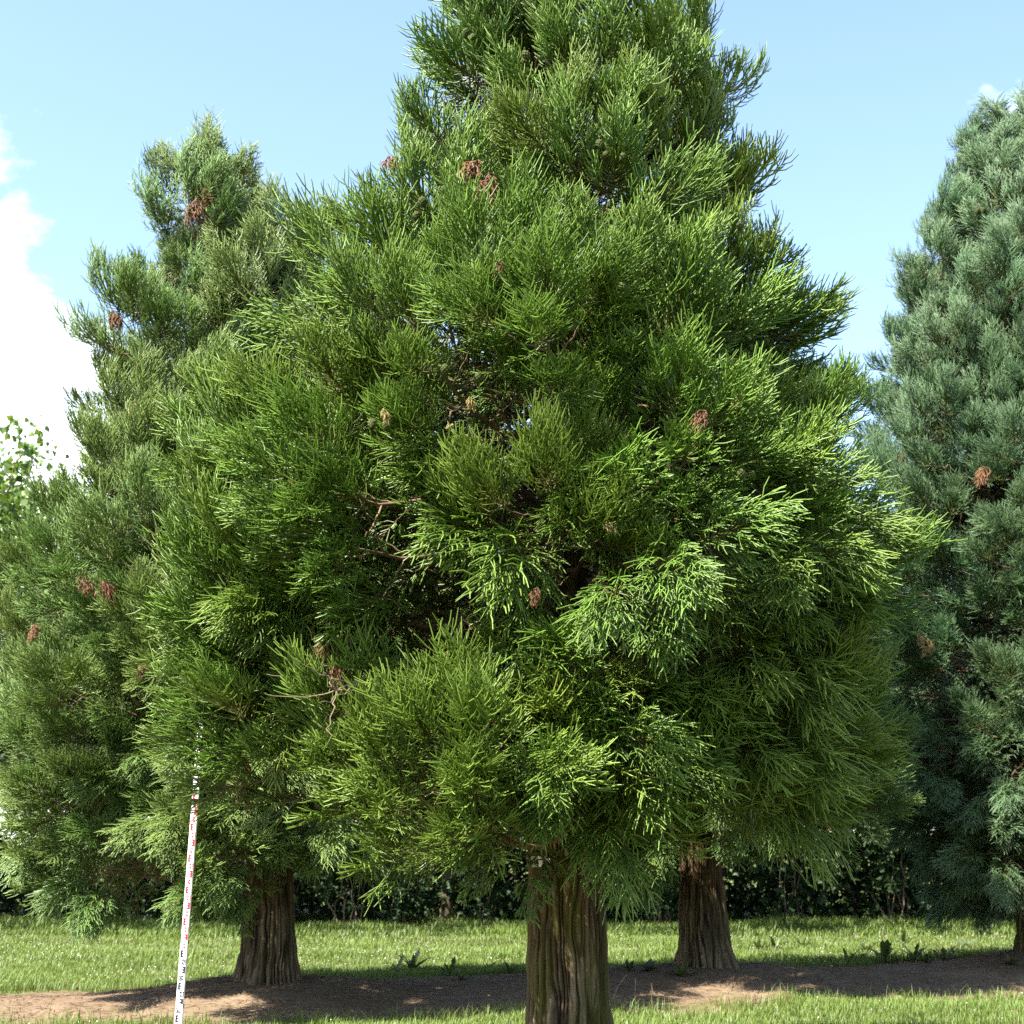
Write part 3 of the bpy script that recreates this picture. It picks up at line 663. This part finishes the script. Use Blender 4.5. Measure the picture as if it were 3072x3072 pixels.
# ------------------------------------------------------------------ hedge behind: shrubs, trees, undergrowth
MAPLE = np.array([(0, 0), (0.34, -0.06), (0.22, 0.2), (0.5, 0.42), (0.2, 0.52), (0, 1.0), (-0.2, 0.52), (-0.5, 0.42), (-0.22, 0.2), (-0.34, -0.06)])
MAPLE_F = np.array([(0, 1, 2), (2, 3, 4), (0, 2, 4), (0, 4, 5), (0, 5, 6), (0, 6, 8), (6, 7, 8), (0, 8, 9)])
LIME = np.array([(0, 0), (0.36, 0.1), (0.42, 0.42), (0, 1.0), (-0.42, 0.42), (-0.36, 0.1)])
LIME_F = np.array([(0, 1, 2), (0, 2, 3), (0, 3, 4), (0, 4, 5)])
def leaves(rng, C, size, tmpl, tf, droop=0.45, face=None):
    n = len(C)
    nrm = unit(rng.normal(0, 0.55, (n, 3)) + np.array([0, -0.35, 1.0]) * (1 - droop) + (0 if face is None else face * droop))
    u = unit(np.cross(nrm, rng.normal(0, 1, (n, 3)))); u[:, 2] -= 0.35; u = unit(u - nrm * np.sum(u * nrm, 1, keepdims=True)); v = np.cross(nrm, u)
    sz = size * (0.6 + 0.7 * rng.rand(n))
    k = len(tmpl)
    V = C[:, None, :] + sz[:, None, None] * (tmpl[None, :, 1:2] * u[:, None, :] + tmpl[None, :, 0:1] * v[:, None, :] - (np.abs(tmpl[None, :, 0:1]) * 0.35 + tmpl[None, :, 1:2] ** 2 * 0.25) * nrm[:, None, :])
    F = (tf[None] + (np.arange(n) * k)[:, None, None]).reshape(-1, 3)
    return V.reshape(-1, 3), F, np.repeat(rng.rand(n), k), np.tile(np.clip(tmpl[:, 1], 0, 1), n)

def leaf_crown(seed, nclump, per, rx, ry, rz, size, tmpl, tf, hole=0.0, spread=0.32):
    rng = np.random.RandomState(seed)
    d = unit(rng.normal(0, 1, (nclump, 3))); r = rng.rand(nclump) ** 0.4
    cc = d * r[:, None] * np.array([rx, ry, rz]) * (0.85 + 0.25 * rng.rand(nclump))[:, None]
    C = (cc[:, None, :] + rng.normal(0, 1, (nclump, per, 3)) * np.array([spread, spread, spread * 0.55])).reshape(-1, 3)
    return leaves(rng, C, size, tmpl, tf)

def twig_set(rng, n, top, spread, r=0.02):
    sp = []; sr = []
    for i in range(n):
        a = rng.rand() * 6.28; b0 = np.array([rng.normal(0, .12), rng.normal(0, .12), -0.05]); e = np.array([math.cos(a) * spread * rng.rand(), math.sin(a) * spread * rng.rand(), top * (0.6 + 0.4 * rng.rand())])
        sp.append(curve_pts(b0, e, -0.05, 8, rng, .03)); sr.append(np.linspace(r, r * 0.3, 8))
    return tubes(np.stack(sp), np.stack(sr), 5)

CROWN_M = []
for i in range(3):
    V, F, rn, tp = leaf_crown(300 + i, 170, 34, 1.9, 1.5, 2.3, 0.15, MAPLE, MAPLE_F)
    CROWN_M.append(mesh_np('maple_crown', V, F, [M_HLEAF], {'tip': tp, 'rnd': rn}, flat=True))
V, F, rn, tp = leaf_crown(340, 330, 60, 2.2, 1.8, 3.0, 0.14, LIME, LIME_F, spread=0.27)
CROWN_L = mesh_np('lime_crown', V, F, [M_LIME], {'tip': tp, 'rnd': rn}, flat=True)
rngh = np.random.RandomState(8)
def hedge_tree(x, y, h, cz, cs, label, tr=0.11, lime=False, lean=0.0, group='broadleaf trees of the hedge'):
    z0 = gz(x, y) - 0.03
    t = tag(empty('hedge_tree', (x, y, z0)), label, 'tree', group)
    k = 14; P = np.stack([np.linspace(0, lean, k) + np.random.RandomState(int(abs(x) * 97)).normal(0, .03, k), np.zeros(k), np.linspace(-0.1, h * 0.85, k)], 1)[None]
    V, F = tubes(P, np.linspace(tr, tr * 0.3, k)[None], 12)
    link(bpy.data.objects.new('trunk', mesh_np('hedge_trunk', V, F, [M_HTRUNK])), t)
    c = link(bpy.data.objects.new('crown', CROWN_L if lime else CROWN_M[rngh.randint(3)]), t); c['kind'] = 'stuff'
    c.location = (lean, 0, cz); c.scale = cs; c.rotation_euler = (0, 0, rngh.uniform(-0.5, 0.5))
    if lime:
        rl = np.random.RandomState(340); d = unit(rl.normal(0, 1, (330, 3))); r = rl.rand(330) ** 0.4
        cc = d * r[:, None] * np.array([2.2, 1.8, 3.0]) * (0.85 + 0.25 * rl.rand(330))[:, None]
        sp = [curve_pts(np.array([0, 0, max(-3.2, c_[2] * 0.8 - 0.9)]), c_ + d_ * 0.2, 0.05, 8, rl, 0.02) for c_, d_ in zip(cc, d)]
        V, F = tubes(np.stack(sp), np.tile(np.linspace(0.03, 0.005, 8), (330, 1)), 4)
        b = link(bpy.data.objects.new('limbs', mesh_np('limbs', V, F, [M_HTRUNK])), t); b.location = c.location; b.scale = c.scale; b.rotation_euler = c.rotation_euler
    return t
hedge_tree(-11.2, 32.0, 10, 6.6, (1.05, 1.0, 1.25), 'bright leafy lime tree at the left edge beyond the grey green sequoia', lime=True, tr=0.16)
HT = [(-10.2, 35.6, 8.6, 'hedge tree behind the bright lime tree at the left edge', .12), (-14.5, 33.5, 8.5, 'hedge tree off the left edge beside the bright lime tree', .12), (-8.2, 33.6, 8.5, 'hedge tree directly behind the grey green sequoia, hidden by its crown', .12), (-5.4, 33.0, 8.2, 'hedge tree between the staff and the left dark trunk', .10),
      (-1.36, 32.0, 8.0, 'hedge tree with a pale straight stem left of the foreground trunk', .155), (0.9, 33.4, 8.3, 'hedge tree hidden behind the foreground sequoia trunk', .10),
      (2.5, 32.2, 8.2, 'hedge tree with a slim pale stem between the foreground and rear trunks', .10), (4.9, 33.6, 8.0, 'hedge tree hidden behind the rear sequoia trunk', .12),
      (7.0, 32.3, 7.5, 'hedge tree with a reddish stem right of the rear sequoia trunk', .11), (9.4, 33.3, 7.5, 'hedge tree behind the low boughs of the blue green sequoia', .12), (12.2, 33.0, 7.5, 'hedge tree behind the right edge sequoia, cut by the frame', .12)]
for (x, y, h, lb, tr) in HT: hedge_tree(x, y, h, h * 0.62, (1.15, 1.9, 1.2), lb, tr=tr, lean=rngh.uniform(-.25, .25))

# overhanging lower boughs and a leafy back wall that read as one mass
def leaf_wall(name, seed, n, xr, yr, zr, size, mat, clump=30, spread=0.33):
    rng = np.random.RandomState(seed); nc = n // clump
    cc = np.stack([rng.uniform(*xr, nc), rng.uniform(*yr, nc), zr[0] + (zr[1] - zr[0]) * rng.rand(nc)], 1)
    C = (cc[:, None] + rng.normal(0, 1, (nc, clump, 3)) * np.array([spread, spread, spread * .5])).reshape(-1, 3)
    C = C[C[:, 2] > 0.12]
    V, F, rn, tp = leaves(rng, C, size, MAPLE, MAPLE_F)
    o = link(bpy.data.objects.new(name, mesh_np(name, V, F, [mat], {'tip': tp, 'rnd': rn}, flat=True)))
    return o
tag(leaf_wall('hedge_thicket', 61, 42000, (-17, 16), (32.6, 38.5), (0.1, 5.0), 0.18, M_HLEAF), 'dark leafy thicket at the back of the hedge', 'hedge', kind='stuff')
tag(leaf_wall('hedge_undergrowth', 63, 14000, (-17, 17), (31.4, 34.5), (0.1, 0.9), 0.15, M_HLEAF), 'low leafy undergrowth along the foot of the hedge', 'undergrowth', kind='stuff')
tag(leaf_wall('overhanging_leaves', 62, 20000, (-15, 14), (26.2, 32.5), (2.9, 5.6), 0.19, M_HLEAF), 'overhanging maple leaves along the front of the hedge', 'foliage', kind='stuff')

SHR = []
for i in range(3):
    rg = np.random.RandomState(400 + i)
    V, F, rn, tp = leaf_crown(410 + i, 26, 38, 0.95, 0.6, 0.85, 0.125, MAPLE, MAPLE_F, spread=0.2)
    V2, F2 = twig_set(rg, 9, 1.9, 0.8, 0.016)
    SHR.append((mesh_np('shrub_leaves', V, F, [M_HLEAF], {'tip': tp, 'rnd': rn}, flat=True), mesh_np('shrub_stems', V2, F2, [M_HTRUNK])))
SPOT = [(-11.5, 31.6, 1.2, 'maple shrub at the far left foot of the hedge'), (-9.4, 31.9, 1.0, 'maple shrub left of the staff at the hedge foot'), (-7.6, 31.4, .8, 'low maple shrub right beside the staff at the hedge foot'),
        (-4.6, 31.3, 1.35, 'tall maple shrub just right of the left dark trunk'), (-3.2, 31.0, 1.1, 'maple shrub between the left trunk and the pale hedge stem'), (-2.2, 30.8, .75, 'low maple shrub left of the pale hedge stem'),
        (-.5, 31.2, .9, 'dark shrub between the pale hedge stem and the foreground trunk'), (1.6, 31.3, 1.0, 'shrub right behind the foreground trunk'), (3.0, 31.0, 1.0, 'shrub left of the rear sequoia trunk'),
        (5.6, 31.2, 1.25, 'shrub just right of the rear sequoia trunk'), (7.7, 31.3, 1.2, 'grey green shrub left of the low blue green boughs'), (9.8, 31.6, 1.2, 'shrub behind the low blue green boughs')]
for i, (x, y, s, lb) in enumerate(SPOT):
    t = tag(empty('maple_shrub', (x, y, gz(x, y) - 0.02)), lb, 'shrub', 'shrubs along the hedge foot'); a_, b_ = SHR[i % 3]
    f = link(bpy.data.objects.new('foliage', a_), t); f.location = (0, 0, 1.0 * s + 0.1); f.scale = (s, s, s); f.rotation_euler = (0, 0, rngh.uniform(-.6, .6)); f['kind'] = 'stuff'
    q = link(bpy.data.objects.new('stems', b_), t); q.scale = (s, s, s)

# ------------------------------------------------------------------ grass, flowers, litter, weeds
def scatter(rng, n, y0, y1, half=0.37):
    Y = rng.uniform(y0, y1, n); X = rng.uniform(-1, 1, n) * (Y * half + 0.4); return X, Y
def grass_blades(rng, X, Y, h, w, lean=0.75):
    n = len(X); Z = ground_z(X, Y) - 0.01
    a = rng.rand(n) * 6.283; d = np.stack([np.cos(a), np.sin(a), np.zeros(n)], 1); s = np.stack([-np.sin(a), np.cos(a), np.zeros(n)], 1)
    # face blades at random; bend along d
    hh = h * (0.5 + 0.8 * rng.rand(n)); le = lean * hh * (0.2 + rng.rand(n)); ww = w * (0.7 + 0.6 * rng.rand(n))
    B = np.stack([X, Y, Z], 1)
    m_ = B + d * (le * 0.35)[:, None] + np.array([0, 0, 1.0]) * (hh * 0.6)[:, None]
    t_ = B + d * le[:, None] + np.array([0, 0, 1.0]) * hh[:, None]
    V = np.stack([B - s * ww[:, None], B + s * ww[:, None], m_ + s * ww[:, None] * .8, m_ - s * ww[:, None] * .8, t_], 1).reshape(-1, 3)
    i = (np.arange(n) * 5)[:, None]
    F = np.concatenate([i + np.array([[0, 1, 2]]), i + np.array([[0, 2, 3]]), i + np.array([[3, 2, 4]])])
    return V, F, np.repeat(rng.rand(n), 5), np.tile([0, 0, .5, .5, 1.0], n)
def merge(parts):
    V = []; F = []; R = []; T = []; o_ = 0
    for (v, f, r, t) in parts: V.append(v); F.append(f + o_); R.append(r); T.append(t); o_ += len(v)
    return np.concatenate(V), np.concatenate(F), np.concatenate(R), np.concatenate(T)
rg = np.random.RandomState(3)
parts = []
for (y0, y1, dens, h, w) in [(11.0, 13.6, 2600, .062, .0026), (13.6, 17.0, 2200, .066, .003), (17, 22, 1500, .065, .0034), (22, 27, 900, .075, .0045), (27, 34, 420, .12, .007)]:
    area = (y1 - y0) * ((y0 + y1) * 0.37 + 0.8); n_ = int(area * dens)
    X, Y = scatter(rg, n_, y0, y1); sv = soil(X, Y); keep = rg.rand(n_) > np.clip(sv * 1.25, 0, 1) ** 0.6
    X, Y = X[keep], Y[keep]
    tall = 1 + 1.2 * np.clip(G2(X * .8, Y * .8) - .55, 0, 1) * 2 + np.where((soil(X, Y) > .03), 1.3 * rg.rand(len(X)), 0)
    gb = grass_blades(rg, X, Y, h * tall, w); pn = np.repeat(np.clip((G1(X * .9 + 3, Y * .9) + G3(X * 3, Y * 3)) * .5, 0, 1), 5)
    parts.append((gb[0], gb[1], np.clip(gb[2] * .55 + pn * .75 - .15, 0, 1), gb[3]))
V, F, R, T = merge(parts)
tag(link(bpy.data.objects.new('grass', mesh_np('grass', V, F, [M_GRASS], {'tip': T, 'rnd': R}))), 'short sunlit grass of the lawn strips', 'grass', kind='stuff')
print('grass tris', len(F))

# dry stalks along the lawn edge
X, Y = scatter(rg, 6000, 12, 22); sv = soil(X, Y); kp = (sv > .02) & (sv < .6) & (rg.rand(6000) < .35)
dry = [grass_blades(rg, X[kp], Y[kp], np.full(kp.sum(), .13), .0022, .3)]
X, Y = scatter(rg, 60000, 12, 28); kp = (soil(X, Y) < .5) & (rg.rand(60000) < np.clip((G2(X * .7 + 8, Y * .7) - .3) * 1.2, 0.05, .8)); X, Y = X[kp], Y[kp]
dry.append(grass_blades(rg, X, Y, np.full(len(X), .062) * (1 + .02 * (Y - 12)), .0018 * (1 + .08 * (Y - 12)), .7))
V, F, R, T = merge(dry)
tag(link(bpy.data.objects.new('dry_grass', mesh_np('dry_grass', V, F, [M_STRAW], {'tip': T, 'rnd': R}))), 'thin dry stalks and straw blades in the lawn strips', 'dry grass', kind='stuff')

# needle litter on the soil
X, Y = scatter(rg, 16000, 12.5, 22); sv = soil(X, Y); kp = sv > .6; X, Y = X[kp], Y[kp]; n_ = len(X)
a_ = rg.rand(n_) * 6.283; ln_ = .03 + .09 * rg.rand(n_) ** 2; Z = ground_z(X, Y) + .006
P0 = np.stack([X, Y, Z], 1); D = np.stack([np.cos(a_), np.sin(a_), rg.normal(.05, .12, n_)], 1)
V, F = tubes(np.stack([P0 - D * ln_[:, None], P0 + np.array([0, 0, .004]), P0 + D * ln_[:, None]], 1), np.tile([[.0022, .003, .0015]], (n_, 1)), 3)
tag(link(bpy.data.objects.new('needle_litter', mesh_np('needle_litter', V, F, [M_LITTER], {'tip': np.tile(np.repeat([.2, .6, .8], 3), n_), 'rnd': np.repeat(rg.rand(n_), 9)}))), 'fallen brown sequoia twigs strewn over the soil strips', 'litter', kind='stuff')

# white clover heads and daisies
def heads(rng, X, Y, r, lift):
    n = len(X); Z = ground_z(X, Y) + lift * (0.7 + .5 * rng.rand(n)); rr = r * (.6 + .6 * rng.rand(n))
    ico = np.array([(0, 0, .7), (1, 0, 0), (.31, .95, 0), (-.81, .59, 0), (-.81, -.59, 0), (.31, -.95, 0), (0, 0, -.4)])
    fi = np.array([(0, 1, 2), (0, 2, 3), (0, 3, 4), (0, 4, 5), (0, 5, 1), (6, 2, 1), (6, 3, 2), (6, 4, 3), (6, 5, 4), (6, 1, 5)])
    V = np.stack([X, Y, Z], 1)[:, None] + ico[None] * rr[:, None, None]
    return V.reshape(-1, 3), (fi[None] + (np.arange(n) * 7)[:, None, None]).reshape(-1, 3)
X, Y = scatter(rg, 9000, 12, 29); pt = G1(X * .45 + 20, Y * .45); kp = (soil(X, Y) < .05) & (rg.rand(9000) < np.clip((pt - .42) * 2.0, 0.02, .5)); X, Y = X[kp], Y[kp]
V, F = heads(rg, X, Y, .0085, .062)
tag(link(bpy.data.objects.new('clover_flowers', mesh_np('clover_flowers', V, F, [M_FLOWER]))), 'white clover and daisy heads scattered in the lawn', 'flowers', kind='stuff')

# weeds on the soil: rosettes of single leaves
def weed_leaf(seed, mat, L, w, upright):
    k = 7; t = np.linspace(0, 1, k); rgl = np.random.RandomState(seed)
    prof = w * np.sin(np.pi * np.clip(t * .93 + .05, 0, 1)) ** .8 * (1 + .35 * np.sin(t * 22 + seed))
    up = upright * (t - .55 * t ** 2 * (1.4 - upright)); x = L * t * (1 - .25 * upright); z = L * up * .9
    V = np.concatenate([np.stack([x, -prof, z + prof * .3], 1), np.stack([x, prof * 0, z], 1), np.stack([x, prof, z + prof * .3], 1)])
    F = []
    for r_ in range(2):
        for i in range(k - 1): F.append([r_ * k + i, r_ * k + i + 1, (r_ + 1) * k + i + 1, (r_ + 1) * k + i])
    return mesh_np('weed_leaf', V, np.array(F), [mat], {'tip': np.tile(t, 3), 'rnd': np.full(3 * k, .5)})
WL = {'green': [weed_leaf(i, M_WEED, .17, .017, .9) for i in range(2)] + [weed_leaf(3, M_WEED, .14, .016, .5)], 'grey': [weed_leaf(4, M_WEEDG, .15, .028, .55), weed_leaf(5, M_WEEDG, .12, .026, .3)],
      'yellow': [weed_leaf(6, M_WEEDY, .15, .02, .4), weed_leaf(7, M_WEED, .16, .018, .7)]}
def ground_hit(px, py):
    lo = None
    for Y in np.arange(11, 32, .03):
        p = at(px, py, Y)
        if p.z <= gz(p.x, p.y): return p
    return at(px, py, 20)
rw = np.random.RandomState(19)
WEEDS = [(1238, 2912, 'green', 1.2, 'spiky dark weed left of the foreground trunk at the lawn edge'), (1190, 2916, 'green', .9, 'small weed beside the spiky dark weed left of the foreground trunk'),
         (1350, 2925, 'green', 1.0, 'sprawling weed on shaded soil left of the foreground trunk'), (1385, 2940, 'yellow', .7, 'yellowing weed tuft on the shaded soil left of the foreground trunk'),
         (1465, 2905, 'yellow', .7, 'thin brownish weed at the lawn edge left of the foreground trunk'), (1530, 2923, 'green', 1.0, 'weed closest to the foreground trunk on its left'),
         (1888, 2915, 'green', .8, 'low green weed between the foreground and rear trunks'), (1945, 2912, 'grey', .9, 'pale leafed weed between the foreground and rear trunks'),
         (2045, 2932, 'yellow', 1.0, 'brownish weed in front of the rear trunk'), (2140, 2885, 'green', .5, 'tiny weed at the foot of the rear trunk'), (2250, 2880, 'green', .6, 'small weed right of the rear trunk foot'),
         (2280, 2855, 'green', 1.0, 'upright weed at the lawn edge right of the rear trunk'), (2325, 2852, 'green', 1.1, 'second upright weed at the lawn edge right of the rear trunk'), (2410, 2845, 'green', 1.0, 'weed at the lawn edge halfway to the blue green sequoia'),
         (2600, 2858, 'green', 1.2, 'tall dark weed on the soil crest'), (2545, 2895, 'green', 1.0, 'flat weed left of the yellow leafed weed'), (2590, 2888, 'yellow', 1.2, 'yellow leafed weed in the middle of the right soil strip'),
         (2655, 2890, 'green', 1.5, 'largest bushy weed on the right soil strip'), (2745, 2882, 'green', 1.3, 'bushy weed right of the largest weed'), (2835, 2885, 'yellow', 1.3, 'upright weed with yellow tips near the lawn edge on the right'),
         (2895, 2845, 'grey', 1.2, 'grey green broad leafed weed near the blue green sequoia'), (2710, 2835, 'green', 1.1, 'dark weed at the lawn edge below the low boughs'), (3030, 2895, 'yellow', 1.0, 'yellowish weed at the right edge'),
         (2780, 2890, 'yellow', .9, 'small tan weed between two bushy weeds')]
for (px, py, kd, s, lb) in WEEDS:
    p = ground_hit(px, py); t = tag(empty('weed', (p.x, p.y, gz(p.x, p.y) - .005)), lb, 'weed', 'weeds on the soil strips')
    nl = 9 + rw.randint(6)
    for i in range(nl):
        lf = link(bpy.data.objects.new('leaf', WL[kd][rw.randint(len(WL[kd]))]), t)
        ss = s * rw.uniform(.55, 1.1) * 1.6; lf.scale = (ss, ss, ss); lf.rotation_euler = (rw.uniform(-.25, .25), rw.uniform(-.55, .15), i * 2.4 + rw.uniform(-.4, .4))
# one bent dry stalk beside the foreground trunk and pale stalks by it
def stalk(px, py, dx, dz, lb, r=.006, bend=.3):
    p = ground_hit(px, py); P = np.array([[0, 0, -.02], [dx * bend, 0, dz * .45], [dx, .03, dz]])
    t = np.linspace(0, 2, 8); Q = np.stack([np.interp(t, [0, 1, 2], P[:, i]) for i in range(3)], 1)[None]
    V, F = tubes(Q, np.linspace(r, r * .5, 8)[None], 6)
    o = link(bpy.data.objects.new('dry_stalk', mesh_np('dry_stalk', V, F, [M_STRAW], {'tip': np.full(len(V), .8), 'rnd': np.full(len(V), .6)}))); o.location = (p.x, p.y, gz(p.x, p.y))
    tag(o, lb, 'stalk')
stalk(1838, 2998, .16, .25, 'bent pale dry stalk right beside the foreground trunk')
stalk(1905, 2985, .01, .17, 'straight pale dry stalk a little right of the bent one', .005)
stalk(1958, 2985, -.01, .12, 'short dry stalk right of the two pale stalks', .004)
# dandelion-like flowers
def yflower(px, py, h, lb):
    p = ground_hit(px, py); t = tag(empty('yellow_flower', (p.x, p.y, gz(p.x, p.y))), lb, 'flower')
    V, F = tubes(np.array([[[0, 0, -.01], [.01, 0, h * .5], [.015, 0, h]]]), np.array([[.003, .0025, .002]]), 5); link(bpy.data.objects.new('stem', mesh_np('stem', V, F, [M_WEED], {'tip': np.full(len(V), .5), 'rnd': np.full(len(V), .5)})), t)
    th = np.arange(12) / 12 * 2 * math.pi; V = np.concatenate([[[.015, 0, h]], np.stack([.015 + .017 * np.cos(th), .017 * np.sin(th), np.full(12, h + .008)], 1), [[.015, 0, h + .012]]])
    F = np.array([[0, 1 + (i + 1) % 12, 1 + i] for i in range(12)] + [[13, 1 + i, 1 + (i + 1) % 12] for i in range(12)]); link(bpy.data.objects.new('flower_head', mesh_np('flower_head', V, F, [M_YELLOW])), t)
yflower(2492, 2945, .16, 'yellow flower at the lawn edge on the right'); yflower(1462, 3020, .1, 'yellow flower in the near lawn left of the foreground trunk')

tot = sum(len(o.data.polygons) for o in {o.data.name: o for o in SC.objects if o.type == 'MESH'}.values())
print('unique polys', tot, 'objects', len(SC.objects))
